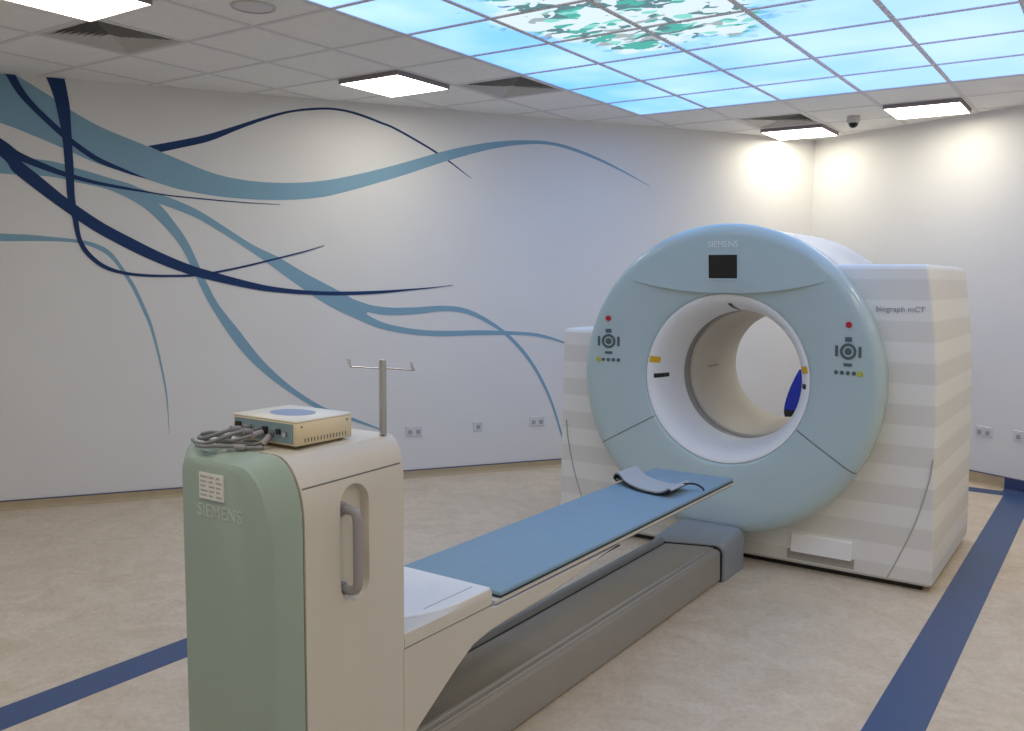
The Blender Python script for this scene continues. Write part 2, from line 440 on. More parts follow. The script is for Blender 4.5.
for j in range(-16, 16):
    for i in range(-20, 8):
        if (j, i) in special: continue
        x0, x1, y0, y1 = cell(j, i); e = .0155
        p = clip_poly([(x0+e, y0+e), (x1-e, y0+e), (x1-e, y1-e), (x0+e, y1-e)], PL)
        if p and area(p) > .002: prism('ceiling_tile', p, CZ, CZ+.015, 'tile', ceil)

def lit_below(o, back):
    o.data.materials.append(MT[back])
    for p in o.data.polygons: p.material_index = 0 if p.normal.z < -.5 else 1
sky = thing('luminous_sky_ceiling', 'backlit ceiling of printed sky panels with blossom branches', 'ceiling light', (X0-1.5*G+G/2, Y0-4*G, CZ))
for j, i in sky_cells:
    x0, x1, y0, y1 = cell(j, i)
    lit_below(box('sky_panel', x0+.0125, x1-.0125, y0+.0125, y1-.0125, CZ+.002, CZ+.012, 'sky', sky), 'tbar')
x0, x1, y0, y1 = X0-4*G, X0+G, Y0-8*G, Y0
for a in ((x0-.02, x0+.004, y0-.02, y1+.02), (x1-.004, x1+.02, y0-.02, y1+.02)):
    box('edge_frame', *a, CZ-.006, CZ+.01, 'tbar', sky)
for a in ((x0, x1, y0-.02, y0+.004), (x0, x1, y1-.004, y1+.02)):
    box('edge_frame', *a, CZ-.006, CZ+.01, 'tbar', sky)

light_labels = {
 (-6, -4): 'square white ceiling light above the wave mural, beside the sky panels',
 (-6, -8): 'square white ceiling light touching the corner of a louvred vent, by the mural wall',
 (-3, 2): 'square white ceiling light in the room corner, next to a louvred vent',
 (-1, 1): 'square white ceiling light by the plain wall, beyond the dome camera',
 (2, 0): 'unseen square fill light added near the plain wall, past the blue floor stripe',
 (-1, -11): 'unseen square fill light added past the near end of the sky panels, on their centre line',
 (-4, -11): 'unseen square fill light added past the near end of the sky panels, on the mural side',
}
for j, i in lights:
    x0, x1, y0, y1 = cell(j, i)
    t = thing('ceiling_light', light_labels.get((j, i), 'unseen square ceiling light added on the camera side of the sky panels'), 'ceiling light', ((x0+x1)/2, (y0+y1)/2, CZ-.04), 'square ceiling lights')
    a, d = .022, .034
    for q in ((x0+a, x0+a+.004, y0+a, y1-a), (x1-a-.004, x1-a, y0+a, y1-a), (x0+a+.004, x1-a-.004, y0+a, y0+a+.004), (x0+a+.004, x1-a-.004, y1-a-.004, y1-a)):
        box('frame_side', *q, CZ-d, CZ+.02, 'lamp_frame', t)
    box('back_plate', x0+.014, x1-.014, y0+.014, y1-.014, CZ+.02, CZ+.05, 'lamp_frame', t)
    lit_below(box('diffuser', x0+a+.004, x1-a-.004, y0+a+.004, y1-a-.004, CZ-d+.003, CZ-d+.010, 'lamp', t), 'lamp_frame')

vent_labels = {(-7, -7): 'square louvred air vent above the mural, touching a ceiling light at one corner',
 (-5, -3): 'square louvred air vent bordering the sky panels by the mural wall',
 (-3, 1): 'square louvred air vent beside the ceiling light in the room corner'}
for j, i in vents:
    x0, x1, y0, y1 = cell(j, i); cx, cy = (x0+x1)/2, (y0+y1)/2
    t = thing('air_vent', vent_labels.get((j, i), 'square louvred air vent on the camera side of the sky panels'), 'air vent', (cx, cy, CZ), 'square air vents')
    def sq(h, z): return [(cx-h, cy-h, z), (cx+h, cy-h, z), (cx+h, cy+h, z), (cx-h, cy+h, z)]
    loft('flange', [sq(.287, CZ+.006), sq(.287, CZ), sq(.262, CZ), sq(.262, CZ+.006), sq(.287, CZ+.006)], 'vent', t, False, False, smooth=False)
    for h in (.262, .232, .202, .172, .142, .112, .082, .052):
        # flared square blade, thin folded sheet
        loft('louvre', [sq(h, CZ), sq(h-.032, CZ+.030), sq(h-.034, CZ+.030), sq(h-.002, CZ), sq(h, CZ)], 'vent', t, False, False, smooth=False)
    loft('duct_box', [sq(.262, CZ+.006), sq(.262, CZ+.20)], 'plenum', t, False, True, smooth=False)

# dome camera and ceiling speaker
x0, x1, y0, y1 = cell(-2, 1); cx, cy = -2.03, 8.05
t = thing('dome_camera', 'small dome security camera with dark lens bubble on the ceiling', 'camera', (cx, cy, CZ-.11))
lathe_z('housing', [(0, CZ), (.052, CZ), (.056, CZ-.012), (.056, CZ-.045), (.046, CZ-.058), (0, CZ-.058)], cx, cy, 'keygrey' if False else 'vent', t)
lathe_z('lens_bubble', [(.041, CZ-.057), (.039, CZ-.072), (.030, CZ-.086), (.016, CZ-.095), (0.0005, CZ-.098)], cx, cy, 'screen', t)
cx, cy = -3.84, 3.20
t = thing('ceiling_speaker', 'round grey speaker grille flush in a ceiling tile', 'speaker', (cx, cy, CZ-.01))
lathe_z('rim', [(.115, CZ+.001), (.115, CZ-.006), (.100, CZ-.008), (.100, CZ-.004)], cx, cy, 'vent', t, 36)
lathe_z('grille', [(.100, CZ-.003), (.06, CZ-.006), (0.0005, CZ-.007)], cx, cy, 'tbar', t, 36)

# ------------------------------------------------------------------ mural ribbons on wall_back
def ribbon(pairs, m, off, label):
    P = catmull([np.array([*a, *b]) for a, b in pairs], 7)
    base = np.array([*(A0*nv), 0]); nn = np.array([*nv, 0])
    vs = []
    for q in P:
        for (x, y) in ((q[0], q[1]), (q[2], q[3])):
            h = on_plane(x, y, base, nn); h[2] = min(h[2], CZ-.004)
            vs.append(h+nn*off)
    n = len(P)
    back = [v-nn*off for v in vs]
    fs = [[2*k, 2*k+1, 2*k+3, 2*k+2] for k in range(n-1)]
    o2 = 2*n
    fs += [[2*k, 2*k+2, o2+2*k+2, o2+2*k] for k in range(n-1)]+[[2*k+1, o2+2*k+1, o2+2*k+3, 2*k+3] for k in range(n-1)]
    o = mk('mural_ribbon', [tuple(v) for v in vs+back], fs, m, wall_back)
    o['label'] = label
ribbon([((147.7,146),(161.4,152)),((176,141),(180,148)),((205,135),(209.4,141.2)),((235,126),(238.7,129.5)),((264,116.8),(264.6,120)),((289.6,110.5),(290,112.8)),((317,107.6),(317,109.9)),((336.6,108.3),(336.4,110.4)),((357,112.6),(356,114.8)),((381,121.6),(380,123.6)),((399,129.5),(398,131.3)),((439.5,153.5),(438.5,155)),((471.3,178),(471,178.4))], 'm_dark', .001, 'dark thin ribbon arching above the pale one')
ribbon([((-290,216),(-290,226)),((-60,229),(-60,238)),((0,233.4),(0,241)),((29.4,234.8),(29.4,241)),((58.7,237.5),(58,241.4)),((78.3,239.7),(77.5,243)),((94,243),(92.5,247)),((109.6,250.8),(107,255)),((121.3,265),(118.5,267.5)),((135,285.7),(131.5,287.5)),((145.5,308),(142,309.5)),((152.2,325),(149.2,326)),((159,351),(156.7,351.7)),((165.4,382),(163.6,382.5)),((168,403),(166.8,403.4)),((169.3,434),(169,434))], 'm_light', .001, 'pale ribbon curling down to a point near the table')
ribbon([((-290,30),(-290,46)),((-60,66),(-60,98)),((0,70),(0,122.6)),((16.6,75.7),(16,128.5)),((53,98),(51,143)),((70.5,110),(68,150.3)),((101.8,127.5),(98,163.7)),((146.8,146),(140,177)),((180,160),(175,188)),((205,170.4),(203,194)),((229,177.4),(227,197.4)),((258,181.7),(257.5,199.6)),((289.6,182.9),(290,199.8)),((321,181),(322,197)),((348,176.4),(350,190.6)),((380,169),(382,181.6)),((404,162.6),(406,174.4)),((448,150.3),(449,160.3)),((486,143),(487,150.1)),((518,140.4),(518,145)),((547.5,141.5),(547,144.6)),((574,148),(573,150.8)),((609,163),(608.3,165)),((650,185.8),(650,186.2))], 'm_light', .002, 'wide pale blue ribbon')
ribbon([((-290,128),(-290,146)),((-60,150),(-60,168)),((0,156),(0,173.5)),((49,160.8),(49,176.5)),((78,168.6),(75,182)),((107.6,177.4),(103,188)),((137,187),(127,197.6)),((159.5,204.5),(146.8,210)),((172,219),(161,223)),((186,238.7),(176,240)),((195.7,258),(186,256)),((206.4,281.8),(197,279)),((219,305),(209,303)),((238.7,330),(228,333)),((258,354.8),(247,357)),((276,373.4),(267,375.5)),((297.4,391),(290,392.5)),((321,405.7),(315,407.7)),((342,413.5),(338,416)),((384,430),(383,431))], 'm_light', .002, 'pale ribbon falling behind the table')
ribbon([((125,183),(120,190)),((146,190.5),(146,200)),((162,195),(162,204.5)),((180,201.8),(180,211)),((199.6,211),(199,219.2)),((225,227),(224,234)),((252.4,244.6),(248,249.5)),((278,257),(270,265)),((305,273),(295,283)),((334.6,288.6),(318,299)),((352,298.4),(336.6,309.5)),((366,303.6),(352,316)),((372,306),(361,321))], 'm_light', .0026, 'pale ribbon widening before it forks')
ribbon([((340,291),(338,305)),((352,298.4),(350,308)),((363.4,303.4),(361,310.6)),((387,307.3),(386,315)),((415,307.3),(415,314.2)),((441,305.7),(442,311.2)),((462,307.6),(461.5,312.6)),((480.6,315),(479.6,319)),((504,330.3),(502,332.8)),((523,349),(520.5,351.2)),((539,372.5),(536.6,373.8)),((552,400.6),(550,401.4)),((561.5,431.3),(560,432)),((566,448),(565.5,448))], 'm_light', .003, 'pale ribbon waving over and down behind the scanner')
ribbon([((345,302),(336,309.5)),((360,310.4),(356,318.5)),((382,322),(379,328)),((410,328.4),(409,334)),((441,330.8),(441,336.2)),((480.6,330.3),(480.6,335)),((516,331.5),(516,335)),((539,333.8),(538.6,336.8)),((565,342),(564.6,343.6)),((600,358),(600,359))], 'm_light', .0034, 'pale ribbon running level to the scanner')
ribbon([((13.7,72),(4,72)),((24,90),(17,93)),((37,106),(32.5,110)),((59.7,127.5),(56.5,132.5)),((74,140),(71.5,145)),((97.8,156.6),(96,161.4)),((125,169.2),(124,172.3)),((147,178.6),(147,179))], 'm_dark', .004, 'dark ribbon crossing the wide pale one')
ribbon([((-290,20),(-290,32)),((-60,105),(-60,120)),((0,138),(0,154)),((19.6,152),(20,161)),((45,163.7),(43.5,169.8)),((64.6,171.5),(64,176.6)),((94,180.4),(93.5,183.9)),((125,186.8),(124.6,189.6)),((148.7,191.5),(148.5,193.1)),((170,195),(170,196.2)),((200,198),(200,199.2)),((225,200.5),(225,201.5)),((254,202.8),(254,203.5)),((280,204.3),(280,204.6))], 'm_dark', .004, 'dark ribbon thinning to a hairline')
ribbon([((-290,10),(-290,26)),((-60,95),(-60,115)),((0,140),(0,156)),((19.6,159.8),(13,171.5)),((39,175.5),(33,187.5)),((67.5,198.6),(58,206)),((101.8,222),(90,228.3)),((133,238.7),(122,246)),((160.5,252.4),(150,259.5)),((188,264),(180,271.3)),((215,272.4),(210,280)),((258,283.7),(255,289.6)),((287.6,288.6),(287,293.3)),((317,291),(317,295)),((346,291.5),(346,295.2)),((380,290.6),(380,293.6)),((410,288.8),(410,290.5)),((434,287),(434,287.9)),((452.5,285),(452.5,285.3))], 'm_dark', .005, 'broad dark ribbon sweeping down from the corner')
ribbon([((63.6,74),(45,74)),((67.5,93.3),(53.3,95.2)),((70,109),(57.5,112)),((71.6,134.4),(62.2,136)),((72.8,154),(64.2,157)),((74,173.5),(65.6,175)),((75,197),(67.5,197)),((78.3,220),(72,217)),((81.2,236.8),(76.3,236.8)),((87,248.5),(82.5,250.5)),((96,258.3),(93,261.5)),((107.6,266),(106,269.6)),((125,271.6),(124.4,274.6)),((148.7,274.3),(148.5,276.9)),((176,274.8),(176,277)),((195,274),(195,276.3)),((215,271.4),(215.3,273.4)),((244.6,265.4),(245,267.2)),((276,257.9),(276.4,259.5)),((305,250.8),(305.3,252)),((324,245.3),(324.2,245.7))], 'm_dark', .006, 'dark ribbon dropping from the ceiling and hooking right')

# ------------------------------------------------------------------ wall sockets
def wall_frame(a_wall):
    if a_wall == 'back': return np.array([*(A0*nv), 0]), np.array([*nv, 0]), np.array([*mv, 0])
    return np.array([*C3, 0]), np.array([*wn, 0]), np.array([*wd, 0])
def wbox(name, c, n, t, w0, h0, d0, d1, m, parent, du=0, dz=0):
    up_ = np.array([0, 0, 1.])
    vs = []
    for d in (d0, d1):
        for su, sz in ((-1, -1), (1, -1), (1, 1), (-1, 1)):
            k = .004 if d == d1 else 0
            vs.append(tuple(c+n*d+t*(du+su*(w0/2-k))+up_*(dz+sz*(h0/2-k))))
    return mk(name, vs, [[0, 1, 2, 3], [4, 5, 6, 7], [0, 1, 5, 4], [1, 2, 6, 5], [2, 3, 7, 6], [3, 0, 4, 7]], m, parent)
def socket(px_, py_, wall, label, double=True):
    b, n, t = wall_frame(wall); c = on_plane(px_, py_, b, n)
    o = thing('wall_socket', label, 'socket', tuple(c), 'wall sockets')
    W, H = (.147, .086) if double else (.086, .086)
    wbox('plate', c, n, t, W, H, 0, .009, 'socket', o)
    for du in ((-.036, .036) if double else (0,)):
        wbox('outlet', c, n, t, .038, .036, .009, .0105, 'socketdk', o, du, -.008)
        wbox('switch', c, n, t, .014, .016, .009, .013, 'socket', o, du, .026)
    return o
socket(414, 431, 'back', 'double white wall socket nearest the pole on the table cabinet')
socket(478, 426, 'back', 'single white wall socket between two double ones under the mural', False)
socket(537, 421, 'back', 'double white wall socket under the mural, close to the scanner')
socket(984, 431.5, 'right', 'double white wall socket on the plain wall just behind the scanner')
socket(1019, 436, 'right', 'single white wall socket on the plain wall above the blue floor stripe', False)

# ------------------------------------------------------------------ scanner
GZ = 1.105
gan = thing('scanner_gantry', 'large ring-shaped scanner gantry in pale teal with banded white side covers', 'scanner', (GX, 5.8, 0))
YF, YB = 5.20, 6.47
def hw(z):
    return float(np.interp(z, [.03, .5, .9, 1.25, 1.5, 1.70, 1.79], [1.176, 1.168, 1.160, 1.146, 1.120, 1.090, 1.074]))
def side_cover(sgn, ztop):
    zs = [.035, .05]+list(np.linspace(.2, ztop-.05, 9))+[ztop-.025, ztop-.008, ztop]
    rings = []
    for z in zs:
        e = .0
        if z > ztop-.02: e = .006 if z < ztop else .02
        if z < .045: e = .012
        w = (hw(min(z, 1.78)) if sgn > 0 else 1.195-.012*z)-e; r = .016
        yf, yb = YF+e+.01*(z/1.8), YB-e
        ring = [(0, yf), (w-.30, yf)]
        for k in range(7):
            a = math.pi/2*k/6; ring.append((w-r+r*math.sin(a), yf+r-r*math.cos(a)))
        for k in range(7):
            a = math.pi/2*k/6; ring.append((w-r+r*math.cos(a), yb-r+r*math.sin(a)))
        ring.append((0, yb))
        rings.append([(GX+sgn*x, y, z) for x, y in ring])
    o = loft('side_cover', rings, 'bands', gan, angle=30)
    prof = [(.60, 5.0), (.60, 6.6)]
    c = bpy.data.objects.new('cutter', bpy.data.meshes.new('cutter'))
    seg = 64
    vs = []; fs = []
    for y in (5.0, 6.7):
        vs += [(GX+.62*math.cos(2*math.pi*k/seg), y, GZ+.62*math.sin(2*math.pi*k/seg)) for k in range(seg)]
    fs = [list(range(seg))[::-1], list(range(seg, 2*seg))]+[[k, (k+1) % seg, seg+(k+1) % seg, seg+k] for k in range(seg)]
    c.data.from_pydata([tuple(Vector(v)-org(gan)) for v in vs], [], fs); COL.objects.link(c)
    bmc = bmesh.new(); bmc.from_mesh(c.data); bmesh.ops.recalc_face_normals(bmc, faces=bmc.faces); bmc.to_mesh(c.data); bmc.free()
    c.location = org(gan)
    cut(o, c)
    return o
sc_r = side_cover(1, 1.785); sc_l = side_cover(-1, 1.362)
box('plinth', GX-1.12, GX+1.12, YF+.05, YB-.05, 0, .04, 'black', gan)
# seams that bend from the front face out to the corners
def surf_strip(name, pts, wdt, y, m, parent, d=.0015):
    P = catmull(pts, 6); vs = []
    for k, p in enumerate(P):
        t = P[min(k+1, len(P)-1)]-P[max(k-1, 0)]; t /= np.linalg.norm(t); n = np.array([-t[1], t[0]])*wdt/2
        for s in (1, -1):
            q = p+s*n; vs.append((q[0], y, q[1]))
    n = len(P); vs2 = [(v[0], v[1]-d, v[2]) for v in vs]; o2 = 2*n
    fs = [[o2+2*k, o2+2*k+1, o2+2*k+3, o2+2*k+2] for k in range(n-1)]
    fs += [[2*k, 2*k+2, o2+2*k+2, o2+2*k] for k in range(n-1)]+[[2*k+1, o2+2*k+1, o2+2*k+3, 2*k+3] for k in range(n-1)]
    return mk(name, vs+vs2, fs, m, parent)
for s, c in ((1, sc_r), (-1, sc_l)):
    surf_strip('panel_seam', [(GX+s*1.148, .74), (GX+s*1.13, .60), (GX+s*1.075, .38), (GX+s*.985, .14), (GX+s*.945, .05)], .006, YF+.006, 'seamlight', c, .0075)
# barrel behind the ring, ring cover, flare and bore
lathe_y('barrel', [(.60, 5.24), (.895, 5.24), (.905, 5.25), (.905, 6.20), (.885, 6.28), (.60, 6.32)], GX, GZ, 'barrel', gan)
lathe_y('shadow_gap', [(.60, 5.222), (.893, 5.222), (.893, 5.245), (.60, 5.245)], GX, GZ, 'seam', gan)
FACE = [(.508, 5.112), (.514, 5.102), (.53, 5.094), (.60, 5.078), (.70, 5.058), (.80, 5.040), (.845, 5.034), (.872, 5.035), (.893, 5.042), (.909, 5.054), (.917, 5.070)]
def face_y(r): return float(np.interp(r, [q[0] for q in FACE], [q[1] for q in FACE]))
fc = lathe_y('front_cover', [(.508, 5.20)]+FACE+[(.917, 5.085), (.912, 5.10), (.906, 5.216), (.900, 5.222), (.60, 5.222)], GX, GZ, 'teal', gan, seg=128, angle=60)
FLARE = [(.402, 5.43), (.406, 5.36), (.416, 5.28), (.434, 5.20), (.455, 5.148), (.480, 5.116), (.500, 5.104)]
lathe_y('bore_flare', [(.509, 5.112), (.505, 5.104)]+FLARE[::-1]+[(.402, 5.44), (.60, 5.44)], GX, GZ, 'flare', gan, angle=60)
lathe_y('scan_window', [(.60, 5.44), (.412, 5.44), (.412, 5.56), (.60, 5.56)], GX, GZ, 'window', gan)
lathe_y('bore_tunnel', [(.60, 5.56), (.397, 5.56), (.395, 5.57), (.392, 5.75), (.372, 6.20), (.368, 6.26), (.378, 6.31), (.46, 6.34), (.60, 6.345), (.60, 6.30)], GX, GZ, 'tunnel', gan)
# the two joints in the ring cover
def on_front(px_, py_, y=5.055):
    p = on_plane(px_, py_, (0, y, 0), (0, 1, 0)); return p[0], p[2]
def polar(r, a, lift=.0):
    return (GX+r*math.cos(a), face_y(r)-lift, GZ+r*math.sin(a))
for ang in (-149.5, -30.5):
    a = math.radians(ang); nx, nz = -math.sin(a)*.003, math.cos(a)*.003; vs = []
    RR = (.514, .53, .60, .70, .80, .845, .872, .893, .906, .9175)
    for r in RR:
        x, y, z = polar(r, a, .0015 if r < .9 else .003)
        vs += [(x+nx, y, z+nz), (x-nx, y, z-nz)]
    mk('panel_seam', vs, [[2*k, 2*k+1, 2*k+3, 2*k+2] for k in range(len(RR)-1)], 'seam', fc)
# overhanging brow panel above the bore, with display and lettering
vs = []; fs = []; NU, NV = 40, 10
for a in range(NU+1):
    u = -1+2*a/NU; x = u*.60
    zb = GZ+.512+.075*abs(u)**2.2
    zt = GZ+math.sqrt(max(.84**2-x*x, 0))
    zt = max(zt, zb+.002)
    for b in range(NV+1):
        v = b/NV; z = zb+(zt-zb)*v
        d = .030*(1-abs(u)**2.5)*(1-v)**1.2
        vs.append((GX+x, face_y(math.hypot(x, z-GZ))-.001-d, z))
for a in range(NU):
    for b in range(NV):
        fs.append([a*(NV+1)+b, (a+1)*(NV+1)+b, (a+1)*(NV+1)+b+1, a*(NV+1)+b+1])
base = len(vs)
for a in range(NU+1):
    v = vs[a*(NV+1)]; vs.append((v[0], face_y(math.hypot(v[0]-GX, v[2]+.004-GZ))+.002, v[2]+.004))
for a in range(NU):
    fs.append([a*(NV+1), (a+1)*(NV+1), base+a+1, base+a])
brow = mk('brow_panel', vs, fs, 'teal', gan, smooth=True, angle=50)
def brow_y(z):            # face of the brow near its middle
    return face_y(z-GZ)-.001-.030*(1-min(max((z-(GZ+.512))/(.84-.512), 0), 1))**1.2
xa, za = on_front(709.5, 255); xb, zb_ = on_front(737.3, 278.5)
yb_ = brow_y(zb_)-.001
def slant_box(name, x0, x1, z0, z1, out, m, parent, dep=.006):
    y0, y1 = brow_y(z0), brow_y(z1)
    vs = [(x0, y0+dep, z0), (x1, y0+dep, z0), (x1, y1+dep, z1), (x0, y1+dep, z1), (x0, y0-out, z0), (x1, y0-out, z0), (x1, y1-out, z1), (x0, y1-out, z1)]
    return mk(name, vs, [[0, 1, 2, 3], [4, 5, 6, 7], [0, 1, 5, 4], [1, 2, 6, 5], [2, 3, 7, 6], [3, 0, 4, 7]], m, parent)
disp = slant_box('display', xa, xb, zb_, za, .003, 'screen', gan)
f = .012
for q in ((xa-f, xa, zb_-f, za+f), (xb, xb+f, zb_-f, za+f), (xa, xb, zb_-f, zb_), (xa, xb, za, za+f)):
    slant_box('bezel', *q, .0045, 'teal', disp)
xt, zt_ = on_front(724, 244.5)
text('lettering', 'SIEMENS', .062, 'text_silver', brow, lambda x, y, z: (xt+x*.80, brow_y(zt_+y*.8)-.0015-z, zt_+y*.80))
xt2, zt2 = on_plane(900, 309.5, (0, YF, 0), (0, 1, 0))[[0, 2]]
text('lettering', 'biograph mCT', .052, 'text_grey', sc_r, lambda x, y, z: (xt2+x*.82, YF+.006-z, zt2+y*.8))
# controls on both sides of the ring
for s, cp, tag_ in ((-1, (609.5, 341), 'left'), (1, (848.5, 351.5), 'right')):
    cx, cz = on_front(*cp)
    parts = [disc_y('emergency_button', cx, cz+.146, .002, .017, .011, 'red', fc),
             lathe_y('control_ring', [(.030, .002), (.030, -.004), (.045, -.004), (.045, .002)], cx, cz, 'keygrey', fc, 28),
             disc_y('control_dial', cx, cz, .002, .020, .006, 'keygrey', fc)]
    for dx, dz, w_, h_ in ((-.064, 0, .015, .06), (.064, 0, .015, .06), (0, -.073, .046, .016), (0, .066, .036, .024)):
        parts.append(box('control_key', cx+dx-w_/2, cx+dx+w_/2, -.004, .002, cz+dz-h_/2, cz+dz+h_/2, 'keygrey', fc))
    for k in range(5):
        dx = s*(.068-.033*k)
        parts.append(disc_y('control_key', cx+dx, cz-.118, .002, .017 if k == 0 else .0115, .006, 'lime' if k == 0 else 'keygrey', fc, 16))
    for o in parts:                      # lay each one on the curved cover
        for v in o.data.vertices:
            v.co.y += face_y(math.hypot(v.co.x+org(gan).x-GX, v.co.z-GZ))
# labels and laser windows on the flare
def flare_y(r):
    return float(np.interp(r, [q[0] for q in FLARE], [q[1] for q in FLARE]))
def flare_patch(name, ang, r0, r1, half, m, seg=6, lift=.002):
    vs = []; n = 4
    for a in range(seg+1):
        t = math.radians(ang)-half+2*half*a/seg
        for b in range(n+1):
            r = r0+(r1-r0)*b/n; y = flare_y(r)
            vs.append((GX+(r-lift*.8)*math.cos(t), y-lift*.8, GZ+(r-lift*.8)*math.sin(t)))
    fs = [[a*(n+1)+b, (a+1)*(n+1)+b, (a+1)*(n+1)+b+1, a*(n+1)+b+1] for a in range(seg) for b in range(n)]
    return mk(name, vs, fs, m, gan)
flare_patch('warning_label', 169, .450, .498, .042, 'yellow')
flare_patch('laser_window', 181.5, .422, .470, .030, 'black')
flare_patch('warning_label', 10, .450, .498, .042, 'yellow')
flare_patch('laser_window', -1.5, .450, .484, .030, 'black')
flare_patch('laser_window', 90, .408, .452, .026, 'black')
# small slot line on the bore wall
a = math.radians(180); vs = []
for y in (5.80, 5.98):
    for d in (-.011, .011): vs.append((GX-(.385 if y < 5.9 else .3775)*math.cos(d), y, GZ+.39*math.sin(d)+.0))
mk('scan_slot', vs, [[0, 1, 3, 2]], 'seamlight', gan)
# service flap low on the front
fx0, fx1 = -1.555, -1.215
vs = [(fx0, YF+.01, .222), (fx1, YF+.01, .222), (fx1, YF-.024, .214), (fx0, YF-.024, .214), (fx0, YF-.034, .115), (fx1, YF-.034, .115), (fx0, YF+.01, .115), (fx1, YF+.01, .115)]
mk('service_flap', vs, [[0, 1, 2, 3], [3, 2, 5, 4], [4, 5, 7, 6], [0, 3, 4, 6], [1, 2, 5, 7], [0, 1, 7, 6]], 'white', gan)
box('flap_recess', fx0-.03, fx1+.012, YF-.001, YF+.02, .060, .118, 'seamlight', gan)

# ------------------------------------------------------------------ patient table
TX = -1.95
tab = thing('patient_table', 'scanner patient table with tall end cabinet, cantilever arm and grey floor track', 'patient table', (TX, 3.0, 0))
def prof(y, h, zt, rx, rz, zb=.0, n=8, lx=.04, lz=.05):
    zt = zt-.010-(.008 if y < 1.51 else 0)
    right = [(h, zb), (h, .3), (h, .6), (h, zt-rz)]
    for k in range(1, n+1):
        a = math.pi/2*k/n; right.append((h-rx+rx*math.cos(a), zt-rz+rz*math.sin(a)))
    h = h-.022
    left = [(-h, zb), (-h, .3), (-h, .6), (-h, zt-lz)]
    for k in range(1, n+1):
        a = math.pi/2*k/n; left.append((-h+lx-lx*math.cos(a), zt-lz+lz*math.sin(a)))
    return [(TX+x, y, z) for x, z in right+left[::-1]]
end = loft('end_cover', [prof(1.480, .125, 1.206, .09, .16), prof(1.483, .160, 1.213, .11, .18), prof(1.489, .188, 1.219, .12, .19), prof(1.495, .199, 1.222, .13, .20),
                         prof(1.4955, .1995, 1.2222, .13, .20), prof(1.535, .239, 1.237, .11, .175), prof(1.545, .246, 1.240, .105, .17)], 'teal_dk', tab, angle=18)
cab = loft('cabinet', [prof(1.5495, .25, 1.241, .105, .17), prof(1.65, .25, 1.2435, .09, .155), prof(1.80, .25, 1.247, .07, .135), prof(1.915, .25, 1.25, .055, .12), prof(1.929, .248, 1.249, .055, .12), prof(1.932, .245, 1.246, .055, .12)], 'cabwhite', tab, angle=28)
loft('cover_joint', [prof(1.543, .243, 1.236, .105, .17), prof(1.555, .243, 1.236, .105, .17)], 'seam', tab)
# recessed grip
def pill(cy, half, z0, z1, x, n=10):
    ring = []
    for k in range(n+1):
        a = math.pi*k/n; ring.append((x, cy+half*math.cos(a), z1-half+half*math.sin(a)))
    for k in range(n+1):
        a = math.pi+math.pi*k/n; ring.append((x, cy+half*math.cos(a), z0+half+half*math.sin(a)))
    return ring
cutr = loft('cutter', [pill(1.728, .050, .820, 1.130, TX+.225), pill(1.728, .058, .805, 1.140, TX+.262)], None, tab)
cutr.parent = None; cutr.location = org(tab)
cut(cab, cutr)
hd = tube('handle', [(TX+.222, 1.700, 1.068), (TX+.262, 1.705, 1.068), (TX+.278, 1.707, 1.053), (TX+.280, 1.708, 1.0), (TX+.280, 1.708, .90), (TX+.278, 1.707, .862), (TX+.262, 1.705, .847), (TX+.222, 1.700, .847)], .0135, 'handle', tab, 12, 5)
for z in (1.068, .847):
    rings = [[(TX+.224+d, 1.7+q*math.cos(2*math.pi*k/16), z+q*math.sin(2*math.pi*k/16)) for k in range(16)] for d, q in ((0, .02), (.008, .02), (.012, .016))]
    loft('handle_mount', rings, 'handle', hd)
# thin joint of the lid on the side
vs = []
for y, z in ((1.5535, 1.150), (1.65, 1.153), (1.78, 1.157), (1.914, 1.161)):
    t_ = (y-1.5525)/(1.915-1.5525); rx_, rz_, zt_2 = .105-.05*t_, .17-.05*t_, 1.231+.009*t_
    sn = max(min((z-(zt_2-rz_))/rz_, 1), 0); xx = .25-rx_+rx_*math.sqrt(1-sn*sn)
    vs += [(TX+xx+.0012, y, z-.002), (TX+xx+.0006, y, z+.002)]
mk('lid_joint', vs, [[2*k, 2*k+1, 2*k+3, 2*k+2] for k in range(3)], 'seam', cab)
# lettering and type plate on the end cover
text('lettering', 'SIEMENS', .062, 'text_soft', end, lambda x, y, z: (TX+.0+x*.80, 1.4795-z, 1.066+y*.82))
st = box('type_plate', TX-.078, TX+.022, 1.476, 1.4825, 1.100, 1.170, 'label', end)
for k in range(5):
    z = 1.161-k*.0125
    for q, (u0, u1) in enumerate(((-.072, -.042), (-.036, -.012), (-.006, .016))):
        box('print_line', TX+u0, TX+u1-.004*((k+q) % 3), 1.4755, 1.4762, z-.0035, z+.0015, 'ink', st)
# cantilever arm
arm_p = [(1.926, .602), (2.372, .602), (2.378, .588), (3.30, .582), (3.27, .577), (3.10, .565), (2.90, .540), (2.70, .523), (2.45, .515), (2.36, .509), (2.27, .493), (2.18, .445), (2.09, .388), (1.99, .325), (1.926, .283)]
rings = []
for dx, ins in ((-.25, .012), (-.244, .003), (-.236, 0), (.236, 0), (.244, .003), (.25, .012)):
    rings.append([(TX+dx, y, z+(ins if 4 <= k < 14 else 0)) for k, (y, z) in enumerate(arm_p)])
loft('support_arm', rings, 'cabwhite', tab, angle=30)
